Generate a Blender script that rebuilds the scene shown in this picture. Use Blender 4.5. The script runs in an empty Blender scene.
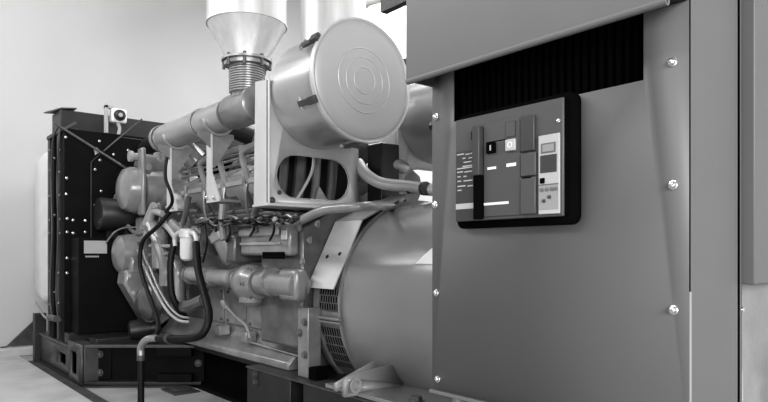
import bpy, bmesh, math, random
from mathutils import Vector, Matrix
random.seed(7)
PI = math.pi
C = bpy.context.scene.collection
H = 1.15                    # camera height
F, CX, HV = 630.0, 384.0, 254.0
S40, C40 = math.sin(math.radians(40)), math.cos(math.radians(40))

# ---------------------------------------------------------------- pixel -> world (on a known plane)
def _dir(u, v):
    a = (u - CX) / F
    return Vector((S40*a - C40, C40*a + S40, -(v - HV) / F))
def Yp(u, v, y):
    d = _dir(u, v); t = y / d.y
    return Vector((d.x*t, y, H + d.z*t))
def Xp(u, v, x):
    d = _dir(u, v); t = x / d.x
    return Vector((x, d.y*t, H + d.z*t))

# ---------------------------------------------------------------- materials
MATS = {}
def paint(name, v, rough=0.45, metal=0.0, var=0.12, bump=0.02, scale=6.0, spec=0.5, coat=0.0, stretch=None):
    m = bpy.data.materials.new(name); m.use_nodes = True
    nt = m.node_tree; b = nt.nodes['Principled BSDF']
    tc = nt.nodes.new('ShaderNodeTexCoord')
    mp = nt.nodes.new('ShaderNodeMapping')
    if stretch: mp.inputs['Scale'].default_value = stretch
    nz = nt.nodes.new('ShaderNodeTexNoise'); nz.inputs['Scale'].default_value = scale
    nz.inputs['Detail'].default_value = 5
    rp = nt.nodes.new('ShaderNodeValToRGB')
    lo, hi = v*(1-var), v*(1+var)
    rp.color_ramp.elements[0].color = (lo, lo, lo, 1); rp.color_ramp.elements[0].position = 0.3
    rp.color_ramp.elements[1].color = (hi, hi, hi, 1); rp.color_ramp.elements[1].position = 0.7
    nt.links.new(tc.outputs['Object'], mp.inputs['Vector'])
    nt.links.new(mp.outputs['Vector'], nz.inputs['Vector'])
    nt.links.new(nz.outputs['Fac'], rp.inputs['Fac'])
    nt.links.new(rp.outputs['Color'], b.inputs['Base Color'])
    b.inputs['Roughness'].default_value = rough
    b.inputs['Metallic'].default_value = metal
    b.inputs['Specular IOR Level'].default_value = spec
    if coat: b.inputs['Coat Weight'].default_value = coat; b.inputs['Coat Roughness'].default_value = 0.15
    if bump:
        n2 = nt.nodes.new('ShaderNodeTexNoise'); n2.inputs['Scale'].default_value = scale*12
        bp = nt.nodes.new('ShaderNodeBump'); bp.inputs['Strength'].default_value = bump*4
        bp.inputs['Distance'].default_value = 0.01
        nt.links.new(mp.outputs['Vector'], n2.inputs['Vector'])
        nt.links.new(n2.outputs['Fac'], bp.inputs['Height'])
        nt.links.new(bp.outputs['Normal'], b.inputs['Normal'])
    MATS[name] = m
    return m
M_engine = paint('engine_grey', 0.185, 0.32, 0.0, 0.2, 0.02, 9, coat=0.6)
M_engine_d = paint('engine_dark_grey', 0.085, 0.36, 0.0, 0.3, 0.02, 9, coat=0.5)
M_engine_l = paint('engine_light_grey', 0.30, 0.35, 0.0, 0.12, 0.02, 9, coat=0.3)
M_alt = paint('alternator_grey', 0.20, 0.26, 0.0, 0.06, 0.006, 3, coat=0.5)
M_panel = paint('enclosure_grey', 0.135, 0.5, 0.0, 0.02, 0.004, 5)
M_panel_l = paint('enclosure_light_grey', 0.142, 0.5, 0.0, 0.03, 0.004, 5)
M_black = paint('black_paint', 0.004, 0.6, 0.0, 0.3, 0.01, 5, spec=0.12)
M_void_black = paint('dark_void', 0.003, 0.9, 0.0, 0.3, 0, 5, spec=0.05)  # near-black for openings, recesses and black plastic parts
M_dark = paint('dark_steel', 0.018, 0.42, 0.0, 0.3, 0.02, 6)
M_mid = paint('mid_steel', 0.065, 0.42, 0.2, 0.25, 0.02, 6)
M_rub = paint('black_rubber', 0.007, 0.5, 0.0, 0.3, 0.01, 8, spec=.25)
M_silver = paint('aluminium_cladding', 0.56, 0.40, 0.4, 0.08, 0.01, 4, stretch=(6, 6, 0.6))
M_pipe = paint('pipe_grey_silver', 0.34, 0.30, 0.45, 0.10, 0.008, 5, coat=0.3)
M_canister = paint('canister_silver', 0.42, 0.28, 0.6, 0.06, 0.004, 3, coat=0.3)
M_cap = paint('canister_cap', 0.42, 0.40, 0.15, 0.03, 0.003, 3)
M_plate = paint('bracket_plate', 0.50, 0.42, 0.15, 0.06, 0.008, 5)
M_bolt = paint('bright_bolt', 0.75, 0.25, 0.9, 0.05, 0.0, 5)
M_white = paint('white_plastic', 0.70, 0.4, 0.0, 0.03, 0.0, 5)
M_canvas = paint('white_canvas', 0.52, 0.8, 0.0, 0.06, 0.03, 7)
M_tube = paint('tube_light_steel', 0.26, 0.3, 0.4, 0.1, 0.0, 5)
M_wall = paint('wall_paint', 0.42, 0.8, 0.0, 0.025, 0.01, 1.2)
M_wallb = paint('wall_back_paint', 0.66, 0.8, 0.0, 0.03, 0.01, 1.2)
M_plinth = paint('plinth_concrete', 0.40, 0.85, 0.0, 0.12, 0.05, 5)
M_stain_shade = paint('stained_sheet_and_shade', 0.05, 0.7, 0.0, 0.4, 0.04, 10)  # stained sheet by the wall, and the painted shadow strip on the floor
M_lab = paint('grey_label', 0.34, 0.5, 0.0, 0.02, 0.0, 5)
M_bk_face = paint('breaker_face', 0.072, 0.45, 0.0, 0.03, 0.004, 8)
M_bk_dark = paint('breaker_dark', 0.045, 0.45, 0.0, 0.05, 0.004, 8)
M_bk_mid = paint('breaker_mid', 0.13, 0.45, 0.0, 0.05, 0.004, 8)
M_bk_light = paint('breaker_light', 0.40, 0.45, 0.0, 0.05, 0.0, 8)
M_bk_scr = paint('breaker_screen', 0.28, 0.2, 0.0, 0.05, 0.0, 8)

def floor_mat():
    m = bpy.data.materials.new('floor_concrete'); m.use_nodes = True
    nt = m.node_tree; b = nt.nodes['Principled BSDF']; L = nt.links
    tc = nt.nodes.new('ShaderNodeTexCoord')
    n = nt.nodes.new('ShaderNodeTexNoise'); n.inputs['Scale'].default_value = 2.5; n.inputs['Detail'].default_value = 8
    r = nt.nodes.new('ShaderNodeValToRGB')
    r.color_ramp.elements[0].position = .25; r.color_ramp.elements[0].color = (.20, .20, .20, 1)
    r.color_ramp.elements[1].position = .75; r.color_ramp.elements[1].color = (.42, .42, .42, 1)
    L.new(tc.outputs['Object'], n.inputs['Vector']); L.new(n.outputs['Fac'], r.inputs['Fac'])
    L.new(r.outputs['Color'], b.inputs['Base Color']); b.inputs['Roughness'].default_value = .65
    return m
def tread_mat():
    m = bpy.data.materials.new('tread_plate'); m.use_nodes = True
    nt = m.node_tree; b = nt.nodes['Principled BSDF']; L = nt.links
    tc = nt.nodes.new('ShaderNodeTexCoord'); mp = nt.nodes.new('ShaderNodeMapping')
    mp.inputs['Rotation'].default_value = (0, 0, PI/4); mp.inputs['Scale'].default_value = (22, 22, 22)
    ck = nt.nodes.new('ShaderNodeTexVoronoi'); ck.inputs['Scale'].default_value = 1.0; ck.inputs['Randomness'].default_value = 0.0
    n = nt.nodes.new('ShaderNodeTexNoise'); n.inputs['Scale'].default_value = 3; n.inputs['Detail'].default_value = 6
    r = nt.nodes.new('ShaderNodeValToRGB')
    r.color_ramp.elements[0].position = .3; r.color_ramp.elements[0].color = (.36, .36, .36, 1)
    r.color_ramp.elements[1].position = .7; r.color_ramp.elements[1].color = (.50, .50, .50, 1)
    bp = nt.nodes.new('ShaderNodeBump'); bp.inputs['Strength'].default_value = .35; bp.inputs['Distance'].default_value = .01
    L.new(tc.outputs['Object'], mp.inputs['Vector']); L.new(mp.outputs['Vector'], ck.inputs['Vector'])
    L.new(tc.outputs['Object'], n.inputs['Vector']); L.new(n.outputs['Fac'], r.inputs['Fac'])
    L.new(r.outputs['Color'], b.inputs['Base Color']); L.new(ck.outputs['Distance'], bp.inputs['Height'])
    L.new(bp.outputs['Normal'], b.inputs['Normal']); b.inputs['Roughness'].default_value = .55
    return m
M_floor = floor_mat(); M_tread = tread_mat()

# ---------------------------------------------------------------- mesh builder
class MB:
    def __init__(s): s.v = []; s.f = []
    def add(s, vs, fs):
        o = len(s.v); s.v += [Vector(p) for p in vs]; s.f += [tuple(i+o for i in f) for f in fs]; return s
    def box(s, x0, x1, y0, y1, z0, z1):
        vs = [(x, y, z) for z in (z0, z1) for y in (y0, y1) for x in (x0, x1)]
        return s.add(vs, [(0,2,3,1), (4,5,7,6), (0,1,5,4), (2,6,7,3), (0,4,6,2), (1,3,7,5)])
    def obox(s, c, ax, ay, az, hx, hy, hz, taper=1.0):
        c = Vector(c); ax, ay, az = Vector(ax), Vector(ay), Vector(az)
        vs = []
        for k, z in enumerate((-hz, hz)):
            t = taper if k else 1.0
            for y in (-hy, hy):
                for x in (-hx, hx): vs.append(c + ax*x*t + ay*y*t + az*z)
        return s.add(vs, [(0,2,3,1), (4,5,7,6), (0,1,5,4), (2,6,7,3), (0,4,6,2), (1,3,7,5)])
    def prism(s, poly, d):
        n = len(poly); d = Vector(d); a = [Vector(p) for p in poly]
        vs = a + [p + d for p in a]
        fs = [tuple(range(n))[::-1], tuple(range(n, 2*n))] + [(i, (i+1) % n, n+(i+1) % n, n+i) for i in range(n)]
        return s.add(vs, fs)
    def lathe(s, o, axis, prof, n=40, caps=True, a0=0.0, a1=2*PI):
        o = Vector(o); ax = Vector(axis).normalized()
        r1 = ax.orthogonal().normalized() if abs(ax.x) < .9 else Vector((0, -1, 0))
        r2 = ax.cross(r1)
        full = abs(a1 - a0 - 2*PI) < 1e-6
        m = n if full else n + 1
        vs = []
        for h, r in prof:
            for i in range(m):
                t = a0 + (a1-a0)*i/n
                vs.append(o + ax*h + (r1*math.cos(t) + r2*math.sin(t))*r)
        fs = []
        for j in range(len(prof)-1):
            for i in range(n):
                k = (i+1) % m
                fs.append((j*m+i, j*m+k, (j+1)*m+k, (j+1)*m+i))
        if caps and full:
            fs.append(tuple(range(m))[::-1]); fs.append(tuple((len(prof)-1)*m+i for i in range(m)))
        return s.add(vs, fs)
    def cyl(s, p, q, r, n=20, r2=None):
        p, q = Vector(p), Vector(q); d = q - p
        return s.lathe(p, d, [(0, r), (d.length, r if r2 is None else r2)], n)
    def tube(s, pts, r, n=10, sub=6):
        P = [Vector(p) for p in pts]
        if sub > 1 and len(P) > 2:
            Q = []
            E = [2*P[0]-P[1]] + P + [2*P[-1]-P[-2]]
            for i in range(1, len(E)-2):
                a, b, c, d = E[i-1:i+3]
                for k in range(sub):
                    t = k/sub
                    Q.append(.5*((2*b) + (c-a)*t + (2*a-5*b+4*c-d)*t*t + (3*b-a-3*c+d)*t**3))
            Q.append(P[-1]); P = Q
        up = None; vs = []
        for i, p in enumerate(P):
            t = (P[min(i+1, len(P)-1)] - P[max(i-1, 0)]).normalized()
            if up is None: up = t.orthogonal().normalized()
            up = (up - t*up.dot(t)).normalized(); w = t.cross(up)
            for k in range(n):
                a = 2*PI*k/n
                vs.append(p + (up*math.cos(a) + w*math.sin(a))*r)
        fs = [(j*n+i, j*n+(i+1) % n, (j+1)*n+(i+1) % n, (j+1)*n+i) for j in range(len(P)-1) for i in range(n)]
        fs.append(tuple(range(n))[::-1]); fs.append(tuple((len(P)-1)*n+i for i in range(n)))
        return s.add(vs, fs)
    def build(s, name, mat, parent=None, bevel=0.0, seg=2, ang=35, origin=None):
        me = bpy.data.meshes.new(name)
        o3 = Vector((0, 0, 0))
        if parent is None:
            zs = min(p.z for p in s.v)
            o3 = Vector((sum(p.x for p in s.v)/len(s.v), sum(p.y for p in s.v)/len(s.v), zs))
        elif parent is not None:
            o3 = world_loc(parent)
        me.from_pydata([p - o3 for p in s.v], [], s.f)
        bm = bmesh.new(); bm.from_mesh(me); bmesh.ops.recalc_face_normals(bm, faces=bm.faces); bm.to_mesh(me); bm.free()
        for p in me.polygons: p.use_smooth = True
        me.set_sharp_from_angle(angle=math.radians(ang))
        me.materials.append(mat)
        ob = bpy.data.objects.new(name, me); C.objects.link(ob)
        if parent is not None: ob.parent = parent
        else: ob.location = o3
        if bevel:
            b = ob.modifiers.new('bevel', 'BEVEL'); b.width = bevel; b.segments = seg; b.limit_method = 'ANGLE'
            b.angle_limit = math.radians(40); b.harden_normals = False
        return ob
def world_loc(o):
    p = Vector(o.location)
    while o.parent: o = o.parent; p += Vector(o.location)
    return p
def thing(name, label, cat, loc, group=None):
    o = bpy.data.objects.new(name, None); C.objects.link(o); o.location = loc
    o.empty_display_size = .1
    return tag(o, label, cat, group)
def tag(o, label, cat, group=None):
    o['label'] = label; o['category'] = cat
    if group: o['group'] = group
    return o
def struct(o): o['kind'] = 'structure'; return o
def inst(src, loc, parent, name=None):
    """copy of a part at another place in the same parent's frame"""
    c = src.copy(); C.objects.link(c); c.parent = parent; c.location = loc
    return c
def dup(root, delta, label):
    r = root.copy(); C.objects.link(r); r.location = Vector(root.location) + Vector(delta); r['label'] = label
    for ch in list(root.children):
        c = ch.copy(); C.objects.link(c); c.parent = r
        for g in list(ch.children):
            d = g.copy(); C.objects.link(d); d.parent = c
    return r
def plate(name, outer, holes, to3, thick, mat, parent=None, bevel=0.0):
    """flat plate with real holes; to3 maps (a, b, depth) to a world point"""
    cu = bpy.data.curves.new('tmp', 'CURVE'); cu.dimensions = '2D'; cu.fill_mode = 'BOTH'; cu.extrude = thick/2
    for ring in [outer] + holes:
        sp = cu.splines.new('POLY'); sp.points.add(len(ring)-1); sp.use_cyclic_u = True
        for p, (a, b) in zip(sp.points, ring): p.co = (a, b, 0, 1)
    ob = bpy.data.objects.new('tmp', cu); C.objects.link(ob)
    dg = bpy.context.evaluated_depsgraph_get(); dg.update()
    me = bpy.data.meshes.new_from_object(ob.evaluated_get(dg))
    mb = MB()
    mb.add([to3(v.co.x, v.co.y, v.co.z) for v in me.vertices], [tuple(p.vertices) for p in me.polygons])
    bpy.data.objects.remove(ob); bpy.data.curves.remove(cu); bpy.data.meshes.remove(me)
    o = mb.build(name, mat, parent, 0)
    bm = bmesh.new(); bm.from_mesh(o.data); bmesh.ops.remove_doubles(bm, verts=bm.verts, dist=1e-5)
    bmesh.ops.recalc_face_normals(bm, faces=bm.faces); bm.to_mesh(o.data); bm.free()
    return o
def ring2(cx, cy, rx, ry, n=24): return [(cx + rx*math.cos(2*PI*i/n), cy + ry*math.sin(2*PI*i/n)) for i in range(n)]
def stadium(cx, cy, hw, hh, n=10):
    """rounded slot, half-width hw, half-height hh (hw > hh)"""
    p = []
    for i in range(n+1):
        a = -PI/2 + PI*i/n; p.append((cx + (hw-hh) + hh*math.cos(a), cy + hh*math.sin(a)))
    for i in range(n+1):
        a = PI/2 + PI*i/n; p.append((cx - (hw-hh) + hh*math.cos(a), cy + hh*math.sin(a)))
    return p
def rrect(x0, x1, z0, z1, r, n=6):
    p = []
    for cx_, cz_, a0 in ((x1-r, z1-r, 0), (x0+r, z1-r, PI/2), (x0+r, z0+r, PI), (x1-r, z0+r, 1.5*PI)):
        for i in range(n+1):
            a = a0 + PI/2*i/n; p.append((cx_ + r*math.cos(a), cz_ + r*math.sin(a)))
    return p
def hexhead(r=.011, h=.009, axis=(0, -1, 0), washer=True):
    m = MB(); a = Vector(axis)
    if washer: m.lathe((0, 0, 0), a, [(0, r*1.45), (.003, r*1.45)], 14)
    m.lathe(a*.002, a, [(0, r), (h, r), (h+.002, r*.75)], 6)
    return m
def bolts(parent, name, pts, axis, mat, r=.011, h=.009):
    """one bolt part per point, all sharing one mesh"""
    src = None; w = world_loc(parent)
    for p in pts:
        if src is None:
            src = MB(); hm = hexhead(r, h, axis); src.add([v + w for v in hm.v], hm.f)
            src = src.build(name, mat, parent); src.location = Vector(p) - w
        else: inst(src, Vector(p) - w, parent)

# ================================================================ SETTING
struct(MB().box(-12, 6, -4, 8.2, -.12, 0).build('floor', M_floor))
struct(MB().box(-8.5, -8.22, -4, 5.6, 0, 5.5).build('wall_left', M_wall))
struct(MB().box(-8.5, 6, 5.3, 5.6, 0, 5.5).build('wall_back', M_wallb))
struct(MB().box(-8.22, -4.9, -2.5, 1.40, 0, .014).build('trim_1', M_tread, bevel=.004))
struct(MB().box(-7.6, -3.0, 1.405, 1.50, 0, .008).build('floor_shadow_strip', M_stain_shade))  # dark strip painted as the radiator frame's shadow on the floor
struct(MB().box(-8.22, -8.02, -4, 5.3, 0, .10).build('trim_2', M_plinth, bevel=.015))
# stained triangular flashing standing against the wall under the duct
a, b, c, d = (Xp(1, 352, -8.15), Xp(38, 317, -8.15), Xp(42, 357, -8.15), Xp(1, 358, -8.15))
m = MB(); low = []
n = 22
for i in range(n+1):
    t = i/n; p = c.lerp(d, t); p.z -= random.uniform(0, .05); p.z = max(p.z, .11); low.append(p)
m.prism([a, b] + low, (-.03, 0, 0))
tag(m.build('flashing_sheet', M_stain_shade), 'dark stained triangular sheet with ragged lower edge, against the wall below the canvas duct', 'sheet')

# ================================================================ RADIATOR
RX = -6.45
rad = thing('radiator', 'tall black engine radiator with bolted shroud, beside the pale wall', 'radiator', (-6.8, 2.85, .30))
MB().box(-7.12, -6.47, 1.60, 4.22, .32, 2.31).build('core', M_black, rad)
m = MB().box(-6.47, RX, 1.50, 4.30, .32, 2.33)
m.build('shroud_panel', M_black, rad, bevel=.004)
# raised polygon plate on the shroud
p0 = [Xp(91, 300, RX+.012), Xp(91, 162, RX+.012), Xp(119, 137, RX+.012), Xp(300, 162, RX+.012), Xp(300, 300, RX+.012)]
m = MB().prism(p0, (-.012, 0, 0)); m.build('shroud_plate', M_black, rad)
m = MB().tube([p0[0]+Vector((.003,0,0)), p0[1]+Vector((.003,0,0)), p0[2]+Vector((.003,0,0)), p0[3]+Vector((.003,0,0))], .005, 6, 1)
m.build('plate_rim', M_mid, rad)
# side frame columns facing the camera side
for k, (x0, x1) in enumerate(((-6.52, -6.46), (-6.74, -6.66), (-6.94, -6.86), (-7.12, -7.05))):
    m = MB().box(x0, x1, 1.50, 1.60, .30, 2.31); m.build('side_column', M_dark if k % 2 else M_black, rad, bevel=.006)
MB().box(-7.12, -6.47, 1.56, 1.60, .30, 2.31).build('side_panel', M_black, rad)
m = MB().box(-7.12, -6.46, 1.49, 1.62, 2.31, 2.345); m.build('top_rail', M_dark, rad, bevel=.005)
# header tank and its little flag flange
m = MB().box(-7.02, -6.67, 1.52, 4.1, 2.33, 2.55); m.build('header_tank', M_dark, rad, bevel=.006)
m = MB().prism([(-6.66, 1.52, 2.553), (-6.66, 1.66, 2.57), (-7.0, 1.66, 2.57), (-7.0, 1.44, 2.553)], (0, 0, .012)); m.build('tank_flange', M_mid, rad)
pts = [(65.7,137),(99.5,141),(113.5,154.4),(66.5,178),(66,194),(91+4,169.5),(101,191),(95,205),(67,218.5),(73,220),(85,220.5),(67,232),(73,233),(85,232),(67,258),(67,273),(72,258),(100,160),(120,176),(128,150)]
bolts(rad, 'bolt', [Xp(u, v, RX + (.012 if u > 90 else .001)) for u, v in pts], (1, 0, 0), M_bolt, .0085, .008)
pts = [(50,150),(55,158),(60,150),(50,170),(60,172),(50,196),(55,215),(60,195),(50,220),(60,219),(50,233),(60,233),(50,271),(59,273),(55,292),(50,304),(59,303)]
bolts(rad, 'bolt', [Yp(u, v, 1.50 - .001) for u, v in pts], (0, -1, 0), M_bolt, .008, .008)
# diagonal brace rods over the shroud
m = MB().tube([Xp(58, 124, -6.40)+Vector((0,-.02,0)), Xp(132, 172, -6.30)], .012, 8, 1); m.build('brace_rod', M_mid, rad)
m = MB().tube([Xp(104, 151, -6.40), Xp(142, 119, -6.35)], .008, 8, 1); m.build('brace_rod', M_mid, rad)
m = MB().tube([Xp(50, 126, -6.5), Xp(75, 108.5, -6.42), Xp(78, 121.5, -6.42)], .0, 4, 1)
m = MB().obox(Xp(70, 126, -6.40), (0, .8, .6), (1, 0, 0), (0, -.6, .8), .06, .02, .012); m.build('rod_clamp', M_mid, rad, bevel=.003)
m = MB().prism([Xp(93, 147, -6.43), Xp(97, 148, -6.43), Xp(100, 152, -6.43), Xp(95, 155, -6.43)], (.01, 0, 0)); m.build('tag_plate', M_lab, rad)
# slim cables down the side
for dx, uu in ((0, 51), (1, 57)):
    m = MB().tube([Yp(60, 124, 1.47), Yp(uu+2, 140, 1.46), Yp(uu, 180, 1.47), Yp(uu+1, 230, 1.47), Yp(uu-1, 290, 1.47), Yp(uu+1, 318, 1.46)], .008, 7)
    m.build('side_cable', M_mid, rad)
m = MB().tube([Yp(36, 302, 1.42), Yp(44, 316, 1.42), Yp(51, 319, 1.43), Yp(60, 320, 1.45)], .012, 8); m.build('drain_pipe', M_tube, rad)
m = MB().cyl(Yp(50, 317.5, 1.40), Yp(57, 319, 1.40), .03, 12); m.build('drain_valve', M_mid, rad)
# fan shroud cone and lower fan guard
m = MB().lathe((RX, 2.85, 1.35), (1, 0, 0), [(.012, .98), (.10, .90), (.26, .88), (.26, .84), (.02, .84)], 48, caps=False); m.build('fan_shroud', M_dark, rad)
m = MB().box(-6.44, -6.16, 1.55, 2.55, .42, 1.30); m.build('fan_guard', M_black, rad, bevel=.006)
A = Xp(84, 240.5, -6.155); B = Xp(107, 253.5, -6.155)
m = MB().box(-6.16, -6.154, A.y, B.y, B.z, A.z); m.build('label_plate', M_lab, rad)
m = MB()
for i in range(7):
    u = 85.5 + i*2.0; p = Xp(u, 256.5, -6.155); m.box(-6.16, -6.155, p.y, p.y+.012, p.z-.008, p.z+.008)
m.build('label_marking', M_lab, rad)
qd = Xp(98, 214, -6.28)
m = MB().lathe(qd, (0, 1, 0), [(0, .15), (.02, .16), (.5, .13), (.9, .13)], 26); m.build('air_tube', M_dark, rad)
# two dark pipes of the radiator top hose running back to the engine
m = MB().tube([(-6.44, 2.25, 2.20), (-6.2, 2.25, 2.24), (-5.6, 2.32, 2.30), (-5.25, 2.5, 2.30), (-5.1, 2.75, 2.2)], .085, 16); tag(m.build('coolant_hose', M_dark), 'thick dark coolant hose running from radiator top above the engine', 'hose')

# canvas duct between radiator and wall
m = MB()
sec = []
for x, y0, y1, z0, z1 in ((-7.14, 1.56, 4.2, .62, 2.24), (-7.42, 1.50, 4.24, .60, 2.25), (-7.78, 1.515, 4.3, .66, 2.22), (-8.0, 1.66, 4.3, .8, 2.1), (-8.21, 1.7, 4.3, .8, 2.1)):
    r = .12; ring = []
    for (cy, cz, a0) in ((y1-r, z1-r, 0), (y0+r, z1-r, PI/2), (y0+r, z0+r, PI), (y1-r, z0+r, 3*PI/2)):
        for i in range(6):
            t = a0 + PI/2*i/5; ring.append((x, cy + r*math.cos(t), cz + r*math.sin(t)))
    sec.append(ring)
k = len(sec[0]); vs = [p for r_ in sec for p in r_]
m.add(vs, [(j*k+i, j*k+(i+1) % k, (j+1)*k+(i+1) % k, (j+1)*k+i) for j in range(len(sec)-1) for i in range(k)])
tag(m.build('canvas_duct', M_canvas), 'white canvas air duct joining the black radiator to the wall', 'duct')

# signal horn / lamp on the header tank
p = Xp(118.5, 116, -6.45)
sg = thing('warning_beacon', 'small white square beacon with round dark lens on a post above the radiator', 'beacon', (p.x, p.y, 2.33))
m = MB().box(p.x-.06, p.x+.03, p.y-.075, p.y+.075, p.z-.07, p.z+.07); m.build('housing', M_white, sg, bevel=.02, seg=3)
m = MB().lathe((p.x+.03, p.y, p.z), (1, 0, 0), [(0, .055), (.02, .055), (.02, .045), (.035, .03)], 20); m.build('lens', M_dark, sg)
m = MB().lathe((p.x+.06, p.y, p.z), (1, 0, 0), [(0, .022), (.012, .02)], 14); m.build('lens_centre', M_lab, sg)
m = MB().box(p.x-.03, p.x+.02, p.y-.13, p.y-.10, 2.33, p.z+.09).box(p.x-.03, p.x+.02, p.y-.13, p.y-.05, p.z+.06, p.z+.09); m.build('post', M_lab, sg, bevel=.004)
m = MB().tube([(p.x, p.y-.01, p.z-.07), (p.x, p.y+.01, p.z-.12), (p.x, p.y, 2.33)], .018, 8); m.build('stalk', M_lab, sg)

# ================================================================ BASE FRAMES
m = MB().lathe(Xp(128, 331, -5.9), (.3, 1, .1), [(0, .05), (.02, .09), (.12, .10), (.2, .07), (.24, .08), (.28, .05)], 16); m.build('belt_tensioner', M_dark, rad)
rb = thing('radiator_base_frame', 'black steel base frame under the radiator, with slotted side rail and angled outrigger', 'frame', (-6.5, 2.0, .02))
# side rail with slot, in plane y = 1.5
def side(a, b, c): return (a, 1.53 + c, b)
plate('side_rail', [(-7.46, .03), (-5.95, .03), (-5.95, .30), (-7.46, .30)], [[(-6.74, .10), (-6.42, .10), (-6.40, .13), (-6.40, .21), (-6.74, .22)]], side, .06, M_mid, rb)
MB().box(-7.46, -5.9, 1.62, 1.70, .03, .30).build('inner_web', M_void_black, rb)
MB().box(-7.46, -5.95, 1.48, 1.75, .005, .03).build('bottom_flange', M_dark, rb)
MB().box(-7.46, -5.95, 1.48, 1.75, .30, .32).build('top_flange', M_mid, rb)
MB().box(-6.2, -5.78, 1.50, 1.62, .03, .36).build('corner_post', M_mid, rb, bevel=.006)
plate('corner_plate', [(-6.22, .03), (-5.785, .03), (-5.785, .37), (-6.22, .37)], [rrect(-6.13, -5.93, .09, .29, .03)], lambda a, b, c: (a, 1.488+c, b), .024, M_mid, rb)
MB().box(-7.56, -7.46, 1.45, 1.56, 0, .52).build('end_post', M_dark, rb, bevel=.005)
# outrigger channel to main base
e1 = Vector((S40, C40, 0)); e2 = Vector((C40, -S40, 0)); ez = Vector((0, 0, 1))
o0 = Vector((-5.78, 1.50, 0)); Lr = 1.0
def orig(s, w, z): return o0 + e1*s + e2*w + ez*z
def obx(m, s0, s1, w0, w1, z0, z1):
    return m.obox(orig((s0+s1)/2, (w0+w1)/2, (z0+z1)/2), e1, e2, ez, (s1-s0)/2, (w1-w0)/2, (z1-z0)/2)
obx(MB(), 0, Lr, -.12, -.09, .05, .37).build('outrigger_web', M_black, rb)
obx(MB(), 0, Lr, -.12, .0, .345, .37).build('outrigger_flange', M_mid, rb, bevel=.004)
obx(MB(), 0, Lr, -.12, .0, .03, .055).build('outrigger_flange', M_dark, rb, bevel=.004)
obx(MB(), .04, .20, -.09, -.075, .06, .34).build('bolt_plate', M_black, rb, bevel=.01)
obx(MB(), .62, .92, -.07, .005, .27, .345).build('stiffener', M_black, rb, bevel=.004)
obx(MB(), .62, .92, -.07, .005, .055, .12).build('stiffener', M_black, rb, bevel=.004)
for s, z in ((.10, .28), (.10, .12), (1.0-.05, .2)):
    hm = hexhead(.022, .018, e2); mm = MB(); mm.add([v + orig(s, -.075 if s < .5 else -.09, z) for v in hm.v], hm.f); mm.build('bolt', M_mid, rb)
# cross members above
MB().box(-6.1, -5.86, 1.62, 4.1, .32, .40).build('cross_member', M_dark, rb, bevel=.006)
MB().box(-6.45, -6.3, 1.5, 4.1, .32, .42).build('cross_member', M_dark, rb, bevel=.006)
for x in (-7.3, -6.0):
    tag(MB().box(x-.12, x+.1, 1.46, 1.72, 0, .006).box(x-.09, x+.07, 1.5, 1.7, .0, .025).build('isolator_pad', M_mid, bevel=.003),
        'flat grey isolator pad under the radiator frame ' + ('beside the wall' if x < -7 else 'below its corner post'), 'pad', 'isolator pads')
tag(MB().box(-5.3, -5.0, 1.98, 2.2, 0, .012).box(-5.22, -5.08, 2.02, 2.16, .012, .03).build('isolator_pad', M_mid, bevel=.003), 'flat grey isolator pad on the floor behind the upright stand pipe', 'pad', 'isolator pads')

base = thing('engine_base', 'long dark steel base frame under the grey engine and generator', 'frame', (-3.6, 2.85, 0))
MB().box(-5.75, -1.4, 2.22, 3.5, .335, .38).build('top_flange', M_dark, base, bevel=.004)
MB().box(-5.75, -1.4, 2.34, 2.38, .03, .335).build('web', M_void_black, base)
MB().box(-5.75, -1.4, 2.24, 3.5, .0, .03).build('bottom_flange', M_black, base)
x1 = Yp(247, 365, 2.06).x; xg0 = Yp(290, 380, 2.06).x; xg1 = Yp(303, 380, 2.06).x
MB().box(x1, xg0, 2.06, 2.22, .0, .38).build('side_box', M_dark, base, bevel=.005)
MB().box(xg1, -1.4, 2.06, 2.22, .0, .38).build('side_box', M_dark, base, bevel=.005)
MB().box(x1, -1.4, 2.05, 2.23, .372, .384).build('cover_strip', M_mid, base, bevel=.002)
bolts(base, 'bolt', [Yp(256, 382, 2.058), Yp(256, 374, 2.058)], (0, -1, 0), M_mid, .02, .015)

# ================================================================ ENGINE
eng = thing('diesel_engine', 'large grey V diesel engine with rows of cylinder heads, between radiator and generator', 'engine', (-4.7, 2.85, .384))
CY, CZ = 2.85, .95
EX0, EX1 = -5.85, -3.55
nb = Vector((0, -.5, .866)); sb = Vector((0, -.866, -.5)); xb = Vector((1, 0, 0))
def bank(x, s, n): return Vector((x, CY, CZ)) + sb*s + nb*n
# crankcase with foot flange
prof = [(2.16, .385), (2.16, .43), (2.24, .50), (2.27, .56), (2.27, .92), (2.33, 1.18), (2.52, 1.40), (3.18, 1.40), (3.37, 1.18), (3.43, .92), (3.43, .56), (3.54, .43), (3.54, .385)]
m = MB().prism([(EX0, y, z) for y, z in prof], (EX1-EX0, 0, 0)); m.build('crankcase', M_engine, eng, bevel=.012)
# foot weld strip and access doors
m = MB().tube([Yp(250, 342, 2.20), Yp(302, 357, 2.20)], .006, 6, 1); m.build('foot_strip', M_engine_l, eng)
for k in range(6):
    x0 = EX0 + .12 + k*.365
    m = MB().box(x0, x0+.31, 2.255, 2.275, .60, .88); m.build('access_door', M_engine_d if k < 2 else M_engine, eng, bevel=.008)
    for (bx_, bz) in ((x0+.03, .63), (x0+.28, .63), (x0+.03, .85), (x0+.28, .85)):
        hm = hexhead(.010, .008, (0, -1, 0)); mm = MB().add([v + Vector((bx_, 2.255, bz)) for v in hm.v], hm.f); mm.build('door_bolt', M_engine_d, eng)
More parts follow.
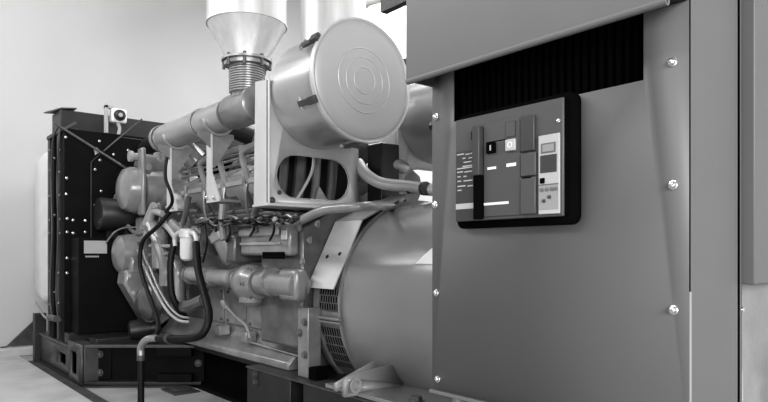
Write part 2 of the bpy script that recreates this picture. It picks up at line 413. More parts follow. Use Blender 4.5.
# dipstick bolts on the foot
for u, v in ((222, 331), (248, 338)):
    q = Yp(u, v, 2.20)
    m = MB().box(q.x-.04, q.x+.04, 2.16, 2.25, q.z-.03, q.z+.05); m.build('foot_lug', M_engine, eng, bevel=.008)
m = MB().tube([Yp(225, 305, 2.2), Yp(236, 317, 2.2), Yp(246, 326, 2.2), Yp(250, 338, 2.18)], .010, 8); m.build('dipstick_tube', M_engine_l, eng)
m = MB().lathe(Yp(225, 305, 2.2), (0, -.5, .8), [(-.02, .02), (.03, .024), (.045, .015)], 12); m.build('dipstick_cap', M_engine_l, eng)
# bank block (near) and mirrored far bank
m = MB().obox(bank((EX0+EX1)/2, 0, .33), xb, sb, nb, (EX1-EX0)/2, .19, .18); m.build('cylinder_bank', M_engine_d, eng, bevel=.01)  # darker grey on both banks stands in for shade in the gaps
nf = Vector((0, .5, .866)); sf = Vector((0, .866, -.5))
fm = MB().obox(Vector(((EX0+EX1)/2, CY, CZ)) + nf*.33, xb, sf, nf, (EX1-EX0)/2, .19, .18)
fm.build('cylinder_bank', M_engine_d, eng, bevel=.01)
for k in range(6):
    cx_ = EX0 + .20 + k*.375
    for side_ in (0, 1):
        N, Sd = (nb, sb) if side_ == 0 else (nf, sf)
        def bp(x, s, n): return Vector((x, CY, CZ)) + Sd*s + N*n
        m = MB().obox(bp(cx_, .0, .60), xb, Sd, N, .165, .17, .095)
        m.obox(bp(cx_, .13, .56), xb, Sd, N, .10, .09, .055)
        hd = m.build('cylinder_head', M_engine, eng, bevel=.012)
        m = MB().obox(bp(cx_, .0, .715), xb, Sd, N, .16, .165, .02)
        m.prism([bp(cx_-.15, q_[0], q_[1]) for q_ in ((-.14, .73), (.165, .73), (.165, .88), (.09, .99), (-.12, .99))], xb*.30)
        m.build('rocker_cover', M_engine, hd, bevel=.012)
        if side_ == 0:
            MB().obox(bp(cx_, .128, .94), xb, (Sd*.56 - N*.83).normalized(), (Sd*.83 + N*.56).normalized(), .135, .02, .008).build('cover_highlight', M_engine_l, hd, bevel=.004)  # pale strip painted as the highlight along the cover's upper edge
            MB().obox(bp(cx_-.05, .168, .81), xb, Sd, N, .06, .006, .045).build('cover_boss', M_engine_d, hd, bevel=.004)
        if side_ == 0:
            for bx_ in (-.10, .10):
                for bs in (-.125, .11):
                    hm = hexhead(.012, .014, N); MB().add([v + bp(cx_+bx_, bs, .735) for v in hm.v], hm.f).build('cover_bolt', M_engine_d, hd)
            # angled sculpted side cover with bolts
            m = MB().prism([bp(cx_-.15, .18, .44), bp(cx_+.15, .18, .44), bp(cx_+.15, .18, .60), bp(cx_+.06, .18, .68), bp(cx_-.15, .18, .64)], sb*.05)
            m.build('side_cover', M_engine_d if k % 2 else M_engine, hd, bevel=.012)
            for bx_, bn in ((-.12, .47), (.12, .47), (-.12, .61), (.12, .58)):
                hm = hexhead(.012, .012, sb); MB().add([v + bp(cx_+bx_, .23, bn) for v in hm.v], hm.f).build('cover_bolt', M_engine_l, hd)
            # port elbow down to the block and injector lines
            m = MB().tube([bp(cx_+.02, .16, .52), bp(cx_+.02, .30, .50), bp(cx_+.03, .36, .40), bp(cx_+.03, .34, .25)], .055, 14)
            m.lathe(bp(cx_+.03, .345, .30), N, [(0, .08), (.03, .08)], 16)
            m.build('port_elbow', M_engine, hd)
            m = MB().tube([bp(cx_-.17, .0, .9), bp(cx_-.17, .13, .92), bp(cx_-.18, .21, .80), bp(cx_-.18, .24, .66), bp(cx_-.17, .25, .45)], .012, 8)
            m.build('fuel_line', M_tube, hd)
            if k in (1, 2, 3, 4):
                m = MB().tube([bp(cx_+.17, .10, .80), bp(cx_+.17, .08, 1.0), bp(cx_+.175, .06, 1.10), bp(cx_+.21, .05, 1.15), bp(cx_+.28, .03, 1.165), bp(cx_+.50, .0, 1.17)], .024, 12)
                m.build('breather_pipe', M_engine_l, hd)
# parallel rails above the heads
for k, (s, nn, r) in enumerate(((-.20, 1.13, .018), (-.13, 1.10, .014), (-.06, 1.08, .012), (.0, 1.05, .012))):
    m = MB().tube([bank(EX0+.1, s, nn), bank(EX1-.1, s, nn)], r, 8, 1)
    m.build('fuel_rail', M_tube if k % 2 else M_engine_l, eng)
# valley cover / turbo lumps seen beneath the exhaust pipe
for k in range(3):
    x0 = -5.2 + k*.7
    m = MB().lathe((x0, 2.75, 1.88), (1, 0, 0), [(-.16, .07), (-.13, .14), (-.04, .17), (.05, .17), (.12, .12), (.2, .09), (.24, .11)], 22)
    m.build('turbocharger', M_silver if k % 2 else M_engine_d, eng)
MB().box(EX0+.1, EX1-.1, 2.62, 3.08, 1.38, 1.78).build('valley_cover', M_engine_d, eng, bevel=.02)
# water manifold along the block
m = MB().tube([Yp(181, 273, 2.12), Yp(262, 281.5, 2.12)], .062, 16, 1); m.build('water_pipe', M_engine_l, eng)
for u in (190, 212, 236):
    q = Yp(u, 254 + .062*(u+145), 2.12)
    m = MB().lathe(q, (1, 0, 0), [(-.02, .075), (.02, .075)], 20)
    m.build('pipe_collar', M_engine, eng)
# thermostat / pump body
q = Yp(252, 283, 2.10)
m = MB().lathe(q, (1, 0, 0), [(-.17, .05), (-.14, .09), (-.08, .125), (0, .135), (.06, .12), (.09, .10), (.13, .10)], 26)
m.lathe(q, (0, 0, -1), [(0, .10), (.13, .09), (.16, .05)], 20)
m.build('pump_body', M_engine, eng)
for k in range(6):
    a = k*PI/3
    hm = hexhead(.013, .02, (1, 0, 0)); MB().add([v + q + Vector((.06, .105*math.cos(a), .105*math.sin(a))) for v in hm.v], hm.f).build('pump_bolt', M_engine_d, eng)
m = MB().tube([Yp(262, 282.5, 2.08), Yp(300, 285.5, 2.08)], .080, 18, 1)
m.lathe(Yp(272, 282, 2.08), (1, 0, 0), [(-.02, .095), (.02, .095)], 22)
m.build('water_pipe', M_engine, eng)
q = Yp(300, 285, 2.1); MB().box(q.x-.16, q.x+.05, 2.03, 2.135, q.z-.10, q.z+.10).build('outlet_box', M_engine, eng, bevel=.035, seg=3)
# side manifold cover (long box with bright end)
a, b = Yp(240, 233, 2.06), Yp(289, 259, 2.06)
MB().box(a.x, b.x, 2.06, 2.14, b.z+.02, a.z+.03).build('aftercooler', M_engine, eng, bevel=.02)
MB().box(a.x+.02, b.x-.10, 2.035, 2.06, b.z+.15, b.z+.20).build('aftercooler_rib', M_engine_l, eng, bevel=.01)
MB().box(b.x-.075, b.x-.01, 2.045, 2.06, b.z+.12, a.z+.005).build('end_cap', M_plate, eng, bevel=.006)
a2, b2 = Yp(263, 252, 2.055), Yp(284, 259, 2.055)
MB().box(a2.x, b2.x, 2.05, 2.062, b2.z, a2.z).build('slot', M_void_black, eng)
MB().box(a.x+.02, b.x-.10, 2.045, 2.06, b.z+.09, b.z+.11).build('aftercooler_rib', M_engine_l, eng, bevel=.005)
# tilted fat pump cylinders on the block side
for (u, v, r, ln) in ((230, 246, .10, .24), (204, 240, .08, .2), (186, 236, .07, .18)):
    q = Yp(u, v, 2.08)
    m = MB().lathe(q, (-.25, -.35, .9), [(-ln/2, r*.8), (-ln/2+.03, r), (ln/2-.06, r), (ln/2-.05, r*1.15), (ln/2, r*1.15), (ln/2+.03, r*.6)], 20)
    m.build('fuel_pump', M_engine, eng)
    m = MB().obox(q + Vector((.10, .06, -.02)), (1, 0, 0), (0, 1, 0), (0, 0, 1), .07, .12, .10); m.build('pump_bracket', M_engine_d, eng, bevel=.02)
# vertical oil cooler tubes
for (u, v0, v1, r, y) in ((178, 262, 300, .055, 2.05), (160, 232, 268, .07, 2.02)):
    m = MB().tube([Yp(u, v1, y), Yp(u, (v0+v1)/2, y), Yp(u-1, v0+4, y), Yp(u-8, v0-6, y)], r, 14)
    m.build('oil_pipe', M_engine, eng)
# flywheel housing
m = MB().prism([(-3.86, y, z) for y, z in ((2.13, .55), (2.13, 1.30), (2.40, 1.44), (3.3, 1.42), (3.5, 1.25), (3.5, .55))], (.52, 0, 0))
m.build('flywheel_housing', M_engine_d, eng, bevel=.02)
bolts(eng, 'housing_bolt', [Yp(u, v, 2.128) for u, v in ((300, 228), (318, 224), (310, 240), (303, 262), (300, 282))], (0, -1, 0), M_engine, .016, .014)
# foot bracket of the housing
m = MB().prism([(-3.37, 2.12, .385), (-3.25, 2.12, .385), (-3.25, 2.12, .82), (-3.37, 2.12, .82)], (0, .10, 0)); m.build('rear_foot', M_engine, eng, bevel=.008)
m = MB().box(-3.25, -3.17, 2.12, 2.22, .385, .46); m.build('rear_foot_pad', M_void_black, eng, bevel=.01)
bolts(eng, 'foot_bolt', [(-3.28, 2.118, .73), (-3.34, 2.118, .66), (-3.28, 2.118, .53)], (0, -1, 0), M_engine_d, .018, .014)
MB().box(-3.66, -3.58, 2.02, 2.70, 1.43, 1.86).build('rear_shade_plate', M_dark, eng, bevel=.015)  # dark plate added to deepen the shade seen through the bracket's oval hole
for yy, rr, mt in ((2.08, .03, M_engine_d), (2.20, .04, M_engine_d), (2.33, .028, M_engine), (2.46, .035, M_engine_d)):
    MB().tube([(-3.53, yy, 1.44), (-3.53, yy+.03, 1.60), (-3.53, yy+.05, 1.84)], rr, 10).build('rear_pipe', mt, eng)
MB().tube([(-3.47, 2.17, 1.49), (-3.46, 2.24, 1.60), (-3.46, 2.29, 1.70), (-3.47, 2.31, 1.82)], .010, 8).build('rear_line', M_plate, eng)
MB().prism([(-3.50, 2.32, 1.48), (-3.50, 2.45, 1.48), (-3.50, 2.36, 1.60)], (.02, 0, 0)).build('rear_lug', M_engine_l, eng)
# ---- engine front end
MB().box(-6.02, -5.84, 2.0, 3.6, .62, 1.50).build('gear_cover', M_engine, eng, bevel=.04, seg=3)
q = Xp(132, 254, -5.95)
m = MB().lathe((-5.98, 1.82, q.z), (0, 1, 0), [(-.02, .06), (0, .13), (.03, .17), (.12, .185), (.44, .185)], 26)
m.build('front_drum', M_engine, eng)
m = MB().obox((-5.93, 2.02, q.z-.10), (1, 0, 0), (0, 1, 0), (0, 0, 1), .14, .13, .08); m.build('drum_base', M_engine, eng, bevel=.03, seg=3)
bolts(eng, 'drum_bolt', [(-5.83, 1.97, q.z+.09), (-5.82, 2.03, q.z-.02), (-5.84, 1.90, q.z-.06)], (1, 0, 0), M_engine_d, .014, .02)
m = MB().lathe((-5.92, 2.08, q.z-.16), (0, 0, -1), [(0, .11), (.06, .11), (.06, .13), (.09, .13), (.09, .10), (.25, .11)], 22); m.build('front_column', M_engine_d, eng)
pz_ = [Xp(u, v, -5.80) for u, v in ((126, 270), (156, 268), (176, 296), (172, 318), (158, 328), (146, 322), (131, 296), (124, 284))]
m = MB().prism(pz_, (-.22, 0, 0)); m.build('front_housing', M_engine, eng, bevel=.025, seg=3)
bolts(eng, 'front_bolt', [Xp(u, v, -5.798) for u, v in ((130, 276), (134, 293), (145, 311), (157, 320), (150, 276))], (1, 0, 0), M_engine_l, .016, .014)
m = MB().lathe((-5.70, 2.08, .72), (0, -1, 0), [(0, .17), (.08, .17), (.12, .13), (.16, .06)], 24); m.build('oil_filter_housing', M_engine_d, eng)
m = MB().lathe((-5.45, 2.12, .78), (0, -1, 0), [(0, .12), (.1, .12), (.13, .07)], 20); m.build('front_pulley', M_engine_d, eng)
m = MB().lathe((-6.02, 2.85, .95), (-1, 0, 0), [(0, .22), (.08, .22), (.08, .16), (.2, .16)], 24); m.build('fan_drive', M_dark, eng)
# transverse tanks at the front top
qa = Xp(122, 189, -5.85); qb = Xp(188, 194, -5.85)
R1 = .205
m = MB().lathe((qa.x, qa.y-.03, qa.z), (0, 1, 0), [(0, .05), (.01, .12), (.04, .18), (.09, R1), (.68, R1)], 30); m.build('cooler_tank', M_engine, eng)
m = MB().lathe((qa.x, qa.y+.11, qa.z), (0, 1, 0), [(0, R1+.012), (.045, R1+.012)], 30); m.build('tank_strap', M_engine_d, eng)
m = MB().lathe((qa.x, qa.y+.55, qa.z-.0), (0, 1, 0), [(0, R1+.012), (.045, R1+.012)], 30); m.build('tank_strap', M_engine_d, eng)
MB().box(qa.x+.10, qa.x+.225, qa.y+.10, qa.y+.14, qa.z-.24, qa.z+.36).build('tank_bracket', M_engine, eng, bevel=.015)
q2 = Xp(136, 166, -5.85)
m = MB().lathe((q2.x, q2.y, q2.z), (0, 1, 0), [(0, .06), (.03, .11), (.55, .11)], 24); m.build('expansion_tank', M_engine, eng)
m = MB().lathe((q2.x+.13, q2.y+.05, q2.z-.02), (1, 0, 0), [(-.1, .05), (.0, .05), (.0, .04), (.03, .03)], 14); m.build('tank_port', M_engine_l, eng)
q3 = Xp(129, 156, -5.8)
m = MB().tube([q3, q3 + Vector((0, .62, -.01))], .035, 12, 1).lathe(q3, (0, 1, 0), [(0, .05), (.03, .05)], 14); m.build('filler_pipe', M_engine_l, eng)
m = MB().lathe(q3 + Vector((0, .27, -.03)), (0, 0, 1), [(0, .05), (.08, .05), (.09, .03)], 12); m.build('filler_valve', M_engine_l, eng)
q = Xp(175, 205, -5.62); m = MB().lathe(q, (.7, -.7, 0), [(-.12, .1), (0, .13), (.05, .11), (.07, .05)], 20); m.build('end_flange', M_engine, eng)
MB().box(-5.85, -5.55, 2.05, 2.45, 1.30, 1.62).build('front_bracket', M_engine_d, eng, bevel=.03)
# pipes and elbows in front of the block
for pts, r, mt, nm in (
    ([(148, 273), (148, 259), (151, 255), (172, 253)], .016, M_engine, 'vent_tube'),
    ([(150, 225), (157, 240), (164, 262), (165, 286)], .045, M_engine, 'coolant_pipe'),
    ([(172, 222), (184, 236), (186, 250)], .03, M_engine, 'coolant_pipe'),
    ([(163, 214), (153, 205+8), (147, 233), (143, 244)], .028, M_engine_l, 'oil_line'),
    ([(183, 224), (187, 208), (189, 196)], .022, M_engine_d, 'oil_line'),
    ([(146, 224), (150, 214), (154, 205)], .034, M_engine_l, 'filler_neck'),
    ([(163, 222), (170, 229), (177, 239)], .028, M_engine_l, 'oil_line'),
    ([(128, 226), (136, 233), (150, 231), (158, 240)], .020, M_engine, 'vent_tube'),
    ([(150, 246), (160, 246), (172, 246)], .014, M_engine_l, 'vent_tube'),
    ([(224, 240), (222, 222), (223, 204)], .026, M_engine, 'oil_line'),
    ([(256, 232), (254, 215), (262, 200)], .022, M_engine_d, 'oil_line'),
    ([(205, 300), (190, 306), (176, 306)], .05, M_engine_d, 'coolant_pipe')):
    m = MB().tube([Yp(u, v, 1.99) for u, v in pts], r, 10); m.build(nm, mt, eng)

# ================================================================ HOSES AND FILTER
def hose(pts, r, mat, label, name='hose', cat='hose', sub=6):
    m = MB().tube([Yp(*p) for p in pts], r, 12, sub)
    return tag(m.build(name, mat), label, cat, 'engine hoses')
hose([(170,212,2.0),(157,227,1.93),(143,241,1.88),(140,262,1.86),(144,281,1.85),(152,303,1.83),(158,322,1.78),(157,333,1.72),(148,339,1.665)], .018, M_rub, 'slim dark hose looping from the engine front down to the stand pipe')
hose([(138,250,1.95),(142,262,1.90),(147,273,1.90),(154,288,1.9),(166,309,1.9),(178,320,1.95),(189,322,2.0)], .012, M_engine_l, 'pale thin steel line sweeping down across the engine front, outer of a pair', 'fuel_line', 'line')
hose([(143,250,1.95),(146,260,1.93),(151,270,1.93),(158,287,1.93),(169,306,1.93),(180,316,1.97),(190,318,2.02)], .012, M_tube, 'pale thin steel line sweeping down across the engine front, inner of a pair', 'fuel_line', 'line')
hose([(174,243,1.93),(170.5,262,1.9),(171.5,292,1.9),(178,308,1.95),(186,318,2.04)], .026, M_rub, 'thick black hose from the pale filter down to the engine side, shorter one')
hose([(196,243,1.93),(197,258,1.9),(199,274,1.88),(206,300,1.86),(209,316,1.84),(204,332,1.80),(193,338,1.76),(168,339,1.70),(158,338.5,1.68)], .027, M_rub, 'thick black hose looping from the pale filter to the stand pipe, longer one')
tag(MB().lathe(Yp(169, 338.5, 1.70), (1, .1, 0), [(-.012, .036), (.012, .036)], 16).build('hose_clamp', M_mid), 'metal clamp around the black hose beside the stand pipe', 'clamp')
hose([(167,158,1.9),(165.5,168,1.86),(166,180,1.85),(171,193,1.87),(172,203,1.9),(166,212,1.92)], .013, M_rub, 'black hose hanging beside the first exhaust support bracket')
tag(MB().tube([Xp(106, 243, -6.1), Xp(114, 233, -6.08), Xp(124, 228, -6.05), Xp(140, 227, -6.0)], .01, 8).build('cable', M_mid), 'thin grey cable arching over the top of the radiator guard', 'cable')
q = Yp(141, 402, 1.64)
sp = thing('stand_pipe', 'black upright drain pipe on the floor, hose bent over its top', 'pipe', (q.x, 1.64, 0))
zt = Yp(141, 343, 1.64).z
MB().cyl((q.x, 1.64, 0), (q.x, 1.64, zt-.12), .024, 16).build('pipe', M_rub, sp)
MB().cyl((q.x, 1.64, zt-.13), (q.x, 1.64, zt-.09), .030, 16).build('collar', M_mid, sp)
MB().tube([(q.x, 1.64, zt-.10), (q.x, 1.64, zt-.03), Yp(146, 340, 1.65), Yp(153, 338.5, 1.68), Yp(162, 338.5, 1.69)], .027, 12).build('taped_bend', M_tube, sp)
MB().cyl((q.x, 1.64, .0), (q.x, 1.64, .02), .07, 18).build('foot', M_black, sp)
# fuel filter with hose ends
q = Yp(187, 236, 1.93)
ff = thing('fuel_filter', 'small pale fuel filter with two hoses, hung on the engine side', 'filter', (q.x, q.y, q.z-.2))
MB().lathe(q, (0, 0, -1), [(-.005, .045), (.02, .052), (.15, .052), (.175, .045), (.19, .02)], 24).build('bowl', M_canvas, ff)
MB().lathe(q, (0, 0, 1), [(-.01, .06), (.04, .06), (.055, .04)], 20).build('filter_head', M_plate, ff)
for du in (-12, 9):
    e = Yp(187+du, 246, 1.93); f = Yp(187+du*.7, 233, 1.93)
    MB().tube([q + Vector((0, 0, .02)), f, Yp(187+du, 238, 1.93), e], .018, 10).build('hose_fitting', M_plate, ff)
# wiring harness
pts = [(392,207,2.62),(384,206,2.4),(372,206,2.15),(358,207,2.04),(340,208,2.0),(325,210,1.98),(314,214,1.97),(304,219,1.97),(294,222,1.98),(284,222,2.0)]
tag(MB().tube([Yp(*p) for p in pts], .026, 12).build('wiring_loom', M_engine), 'thick grey wiring conduit along the engine top under the oval-holed bracket', 'wiring', 'wiring looms')
wl = thing('wiring_loom', 'bundle of thin tangled wires with plugs along the engine side below the cylinder heads', 'wiring', Yp(240, 222, 1.97), 'wiring looms')
for i in range(7):
    pts = []
    for j in range(17):
        u = 300 - 6.6*j
        pts.append((u, 219.5 + .035*(300-u) + random.uniform(-3.2, 3.2) - (2 if i % 2 else -1), 1.97 + random.uniform(-.03, .03)))
    MB().tube([Yp(*p) for p in pts], random.choice((.006, .008, .010)), 7, 5).build('wire', (M_rub, M_rub, M_engine_d, M_dark, M_rub, M_engine, M_engine_d)[i], wl)
for u in (292, 283, 275, 262, 248, 232, 216):
    q = Yp(u, 219.5 + .035*(300-u) + random.uniform(-2, 2), 1.94)
    MB().obox(q, (.8, .1, .5), (0, 1, 0), (-.5, 0, .8), .018, .011, .014).build('plug', random.choice((M_dark, M_engine_l, M_rub)), wl, bevel=.006)
for u, v0, v1 in ((272, 221, 240), (252, 222, 236), (228, 223, 243), (214, 224, 236), (205, 225, 262)):
    MB().tube([Yp(u, v0, 1.96), Yp(u+2, (v0+v1)/2, 1.95), Yp(u-2, v1, 2.03)], .008, 7).build('wire', M_rub, wl)
# ================================================================ EXHAUST
py, pz = 2.05, 2.15
xl = -5.50; xe = Yp(247, 112, py).x
ep = thing('exhaust_pipe', 'grey silver exhaust pipe above the engine, ending in an elbow under the bellows', 'pipe', (xe-.6, py, 2.03))
MB().tube([(xl+.0, py+.34, pz-.16), (xl-.04, py+.22, pz-.05), (xl+.0, py+.07, pz-.005), (xl+.12, py, pz), (xl+.6, py, pz)], .107, 24).build('pipe_end', M_pipe, ep)
MB().tube([(xl+.2, py, pz), (xe-.25, py, pz)], .108, 28, 1).build('straight_pipe', M_pipe, ep)
MB().lathe((xe-.20, py, pz), (1, 0, 0), [(0, .112), (.012, .120), (.36, .120), (.37, .10)], 36).build('tee', M_engine, ep)
MB().lathe((xe, py, pz), (0, 0, 1), [(.0, .10), (.095, .10), (.095, .112), (.105, .112)], 36).build('tee_branch', M_engine, ep)
for xx in (Yp(163, 140, py).x, Yp(203, 124, py).x):
    MB().lathe((xx, py, pz), (1, 0, 0), [(-.022, .112), (-.022, .118), (.022, .118), (.022, .112)], 30, caps=False).build('clamp_band', M_pipe, ep)
# exhaust stack: bellows, flange, cone, cladding
sx, sy, z0 = xe, py, pz+.115
st = thing('exhaust_stack', 'silver clad exhaust stack with cone and bellows, rising above the pipe elbow', 'exhaust stack', (sx, sy, z0))
prof = []
nbel = 18
for i in range(nbel):
    h = .0165*i
    prof += [(h, .108), (h+.004, .121), (h+.010, .121), (h+.014, .108)]
MB().lathe((sx, sy, z0-.02), (0, 0, 1), prof, 36).build('bellows', M_pipe, st)
zf = Yp(247, 67, sy).z
MB().lathe((sx, sy, zf), (0, 0, 1), [(0, .150), (.02, .155), (.02, .14), (.03, .14), (.03, .17), (.045, .17)], 36).build('flange', M_pipe, st)
for k in range(8):
    a = k*PI/4 + .2
    p = Vector((sx + .155*math.cos(a), sy + .155*math.sin(a), zf-.02))
    MB().cyl(p, p + Vector((0, 0, .08)), .011, 8).build('flange_bolt', M_mid, st)
zc = Yp(247, 26, sy).z
MB().lathe((sx, sy, zf+.05), (0, 0, 1), [(-.01, .14), (.004, .14), (zc-zf-.05, .268)], 44).build('cone', M_silver, st)
MB().lathe((sx, sy, zc), (0, 0, 1), [(-.006, .272), (.012, .272), (.012, .268), (1.7, .268)], 44).build('cladding', M_silver, st)
st2 = dup(st, Vector((-4.25, 3.02, z0+.12)) - Vector((sx, sy, z0)), 'silver clad exhaust stack behind the round air cleaner, farther of the two')
st['group'] = st2['group'] = 'exhaust stacks'
MB_p = MB().tube([(-4.25, 3.02, z0+.15), (-4.25, 3.02, 2.2), (-4.25, 2.9, 1.95)], .13, 20); tag(MB_p.build('exhaust_riser', M_mid), 'dark riser pipe under the farther exhaust stack', 'pipe')
# hanger brackets carrying the pipe
def hanger(u, vt, vb, label):
    xh = Yp(u, vt, py).x
    zb = Yp(u, vb, py).z
    t = thing('pipe_bracket', label, 'bracket', (xh, py, zb), 'exhaust pipe brackets')
    zt = pz - .105
    zm = zt - .5*(zt-zb)
    pol = [(xh, py-.15, zt), (xh, py+.13, zt), (xh, py+.13, zt-.03), (xh, py-.02, zm), (xh, py-.05, zm), (xh, py-.05, zt-.12), (xh, py-.15, zt-.04)]
    MB().prism(pol, (.012, 0, 0)).build('web_plate', M_engine, t)
    MB().prism([(xh-.06, py-.055, zt), (xh+.02, py-.055, zt), (xh+.02, py-.055, zb+.22), (xh+.15, py-.055, zb+.03), (xh+.15, py-.055, zb), (xh-.06, py-.055, zb)], (0, .012, 0)).build('flange_plate', M_plate, t)
    MB().lathe((xh, py, pz), (1, 0, 0), [(-.03, .110), (-.03, .13), (.03, .13), (.03, .110)], 20, False, PI*.05 - PI/2 + PI/2, PI).build('saddle', M_pipe, t)
    MB().box(xh-.05, xh+.14, py-.045, py+.12, zb-.0, zb+.02).build('foot_plate', M_pipe, t)
    bolts(t, 'bolt', [(xh-.04, py-.056, zb+.04), (xh+.08, py-.056, zb+.03)], (0, -1, 0), M_bolt, .013, .012)
hanger(176, 148, 212, 'tapered sheet steel bracket under the rounded end of the exhaust pipe')
hanger(217, 134, 203, 'tapered sheet steel bracket under the exhaust pipe next to its elbow')

# ================================================================ AIR CLEANERS
AX, AY, AZ, AR = -2.865, 2.25, 2.15, .340
def air_cleaner():
    t = thing('air_cleaner', 'large round silver air cleaner canister with ringed end cap, nearest the exhaust pipe', 'air cleaner', (AX-.25, AY, AZ-AR), 'air cleaners')
    MB().lathe((AX, AY, AZ), (-1, 0, 0), [(.0, AR-.01), (.02, AR), (.09, AR), (.095, AR-.008), (.485, AR-.008), (.50, AR-.03)], 64).build('canister', M_canister, t)
    cap = MB().lathe((AX, AY, AZ), (1, 0, 0), [(-.035, AR), (-.035, AR+.012), (-.025, AR+.018), (-.004, AR+.018), (.004, AR+.012), (.004, AR+.004), (-.002, AR-.004), (.004, AR-.012), (.006, AR-.07),
        (.008, .189), (.012, .187), (.012, .184), (.008, .182), (.008, .137), (.012, .135), (.012, .132), (.008, .130), (.008, .079), (.012, .077), (.012, .074), (.008, .072), (.008, .001)], 72).build('end_cap', M_cap, t)
    for r_ in (.186, .133, .076):  # brighter metal on rings and rim imitates the highlights on their ridges
        MB().lathe((AX+.010, AY, AZ), (1, 0, 0), [(-.006, r_-.003), (.002, r_-.002), (.003, r_), (.002, r_+.002), (-.006, r_+.003)], 56, caps=False).build('cap_ring', M_silver, cap)
    MB().lathe((AX, AY, AZ), (1, 0, 0), [(-.02, AR+.019), (-.006, AR+.0215), (.006, AR+.017), (.008, AR+.010), (.004, AR+.006)], 72, caps=False).build('cap_rim', M_silver, cap)
    for a in (math.radians(28), math.radians(150), math.radians(-92), math.radians(205)):
        # latches on the rim
        r = Vector((0, math.cos(a), math.sin(a))); tg = Vector((0, -math.sin(a), math.cos(a)))
        p = Vector((AX-.055, AY, AZ)) + r*(AR+.02)
        la = MB().obox(p + Vector((-.05, 0, 0)), (1, 0, 0), tg, r, .07, .018, .010).obox(p + Vector((.03, 0, 0)) + r*.012, (1, 0, 0), tg, r, .035, .022, .012).build('latch', M_mid, t, bevel=.004)
        MB().cyl(p + Vector((-.10, 0, 0)) - tg*.035, p + Vector((-.10, 0, 0)) + tg*.035, .010, 8).build('latch_pin', M_bolt, la)
    MB().tube([(AX-.47, AY, AZ), (AX-.62, AY, AZ), (AX-.72, AY+.05, AZ-.08), (AX-.75, AY+.12, AZ-.3)], .13, 20).build('outlet_pipe', M_mid, t)
    return t
ac = air_cleaner()
DY = 1.03
dup(ac, (0, DY, 0), 'silver air cleaner canister mostly hidden behind the breaker enclosure')
def bracket():
    BX = -3.36
    y0, y1 = 1.90, 2.59
    zb, zt = 1.455, 2.20
    t = thing('air_cleaner_bracket', 'pale steel bracket with oval cut-out under the nearer air cleaner', 'bracket', (BX, 2.24, zb), 'air cleaner brackets')
    arc = [(AY + (AR+.012)*math.cos(a), AZ + (AR+.012)*math.sin(a)) for a in [math.radians(d_) for d_ in range(-10, -171, -8)]]
    outer = [(y0, zb), (y1, zb), (y1, 1.93), (y1-.10, 2.0), (y0+.12, 2.0), (y0+.02, zt), (y0, zt)]
    hole = stadium(2.235, 1.63, .275, .135, 10)
    plate('face_plate', outer, [hole], lambda a, b, c: (BX + c, a, b), .014, M_plate, t)
    # cut-out lip
    MB().tube([(BX+.008, a, b) for a, b in hole] + [(BX+.008, hole[0][0], hole[0][1])], .003, 6, 1).build('hole_rim', M_pipe, t)
    MB().prism([(BX+.02, y0, zb), (BX+.02, y0, zt), (BX-.15, y0, zt+.02), (BX-.17, y0, zb)], (0, .012, 0)).build('side_flange', M_plate, t, bevel=.004)
    MB().box(BX-.17, BX+.03, y0-.01, y1+.02, zb-.015, zb+.002).build('bottom_flange', M_plate, t, bevel=.004)
    bolts(t, 'bolt', [(BX+.008, y0+.08, zb+.07)], (1, 0, 0), M_mid, .01, .008)
    bolts(t, 'bolt', [(BX+.008, y0+.03, zb+.02)], (1, 0, 0), M_mid, .014, .012)
    return t
ab = bracket()
dup(ab, (0, DY, 0), 'pale steel air cleaner bracket beside the enclosure, behind the bent pale hose')
# bent coolant hoses between the two air cleaners
h1 = [(358, 163, 2.62), (366, 174, 2.62), (378, 182, 2.66), (392, 185, 2.72), (410, 186.5, 2.78), (432, 190, 2.84), (450, 192, 2.9)]
hz = thing('breather_hose', 'pale bent hose with clamp passing behind the bracket to the enclosure', 'hose', Yp(395, 187, 2.72), 'bent hoses')
MB().tube([Yp(*p) for p in h1], .04, 14).build('hose_tube', M_plate, hz)
for u in (411, 425):
    q = Yp(u, 254 - .118*(u+145) - 0, 2.79); q = Yp(u, 187 if u < 415 else 188.5, 2.79)
    MB().lathe(q, (1, .2, -.05), [(-.012, .046), (.012, .046)], 16).build('clamp', M_mid, hz)
h2 = [(360, 190, 2.75), (372, 180, 2.75), (383, 170, 2.78), (396, 165, 2.85), (404, 168, 2.95)]
tag(MB().tube([Yp(*p) for p in h2], .045, 14).build('breather_hose', M_pipe), 'grey hose curving up behind the pale bent hose', 'hose', 'bent hoses')
q = Yp(386, 150, 2.72)
tag(MB().box(q.x-.18, q.x-.02, 2.70, 2.86, 1.45, 1.90).build('dark_box', M_dark, bevel=.01), 'dark box standing behind the nearer air cleaner above the generator', 'box')  # plain dark box filling the recess between the air cleaners

# ================================================================ ALTERNATOR
GY, GZ, GR = 2.87, .84, .645
XA, XBR = -3.29, -3.04
al = thing('alternator', 'large grey cylindrical generator alternator with slotted vent ring, behind the breaker enclosure', 'generator', (-2.4, GY, .39))
MB().lathe((XBR, GY, GZ), (1, 0, 0), [(-.02, .61), (0, GR), (.05, GR), (.055, GR), (1.42, GR), (1.44, .58), (1.55, .50)], 80).build('drum', M_alt, al)
MB().lathe((XA, GY, GZ), (1, 0, 0), [(-.02, .60), (-.02, .672), (.02, .672), (.022, .652), (.230, .652), (.230, .664), (.252, .664), (.252, .61)], 80).build('vent_ring', M_engine, al)
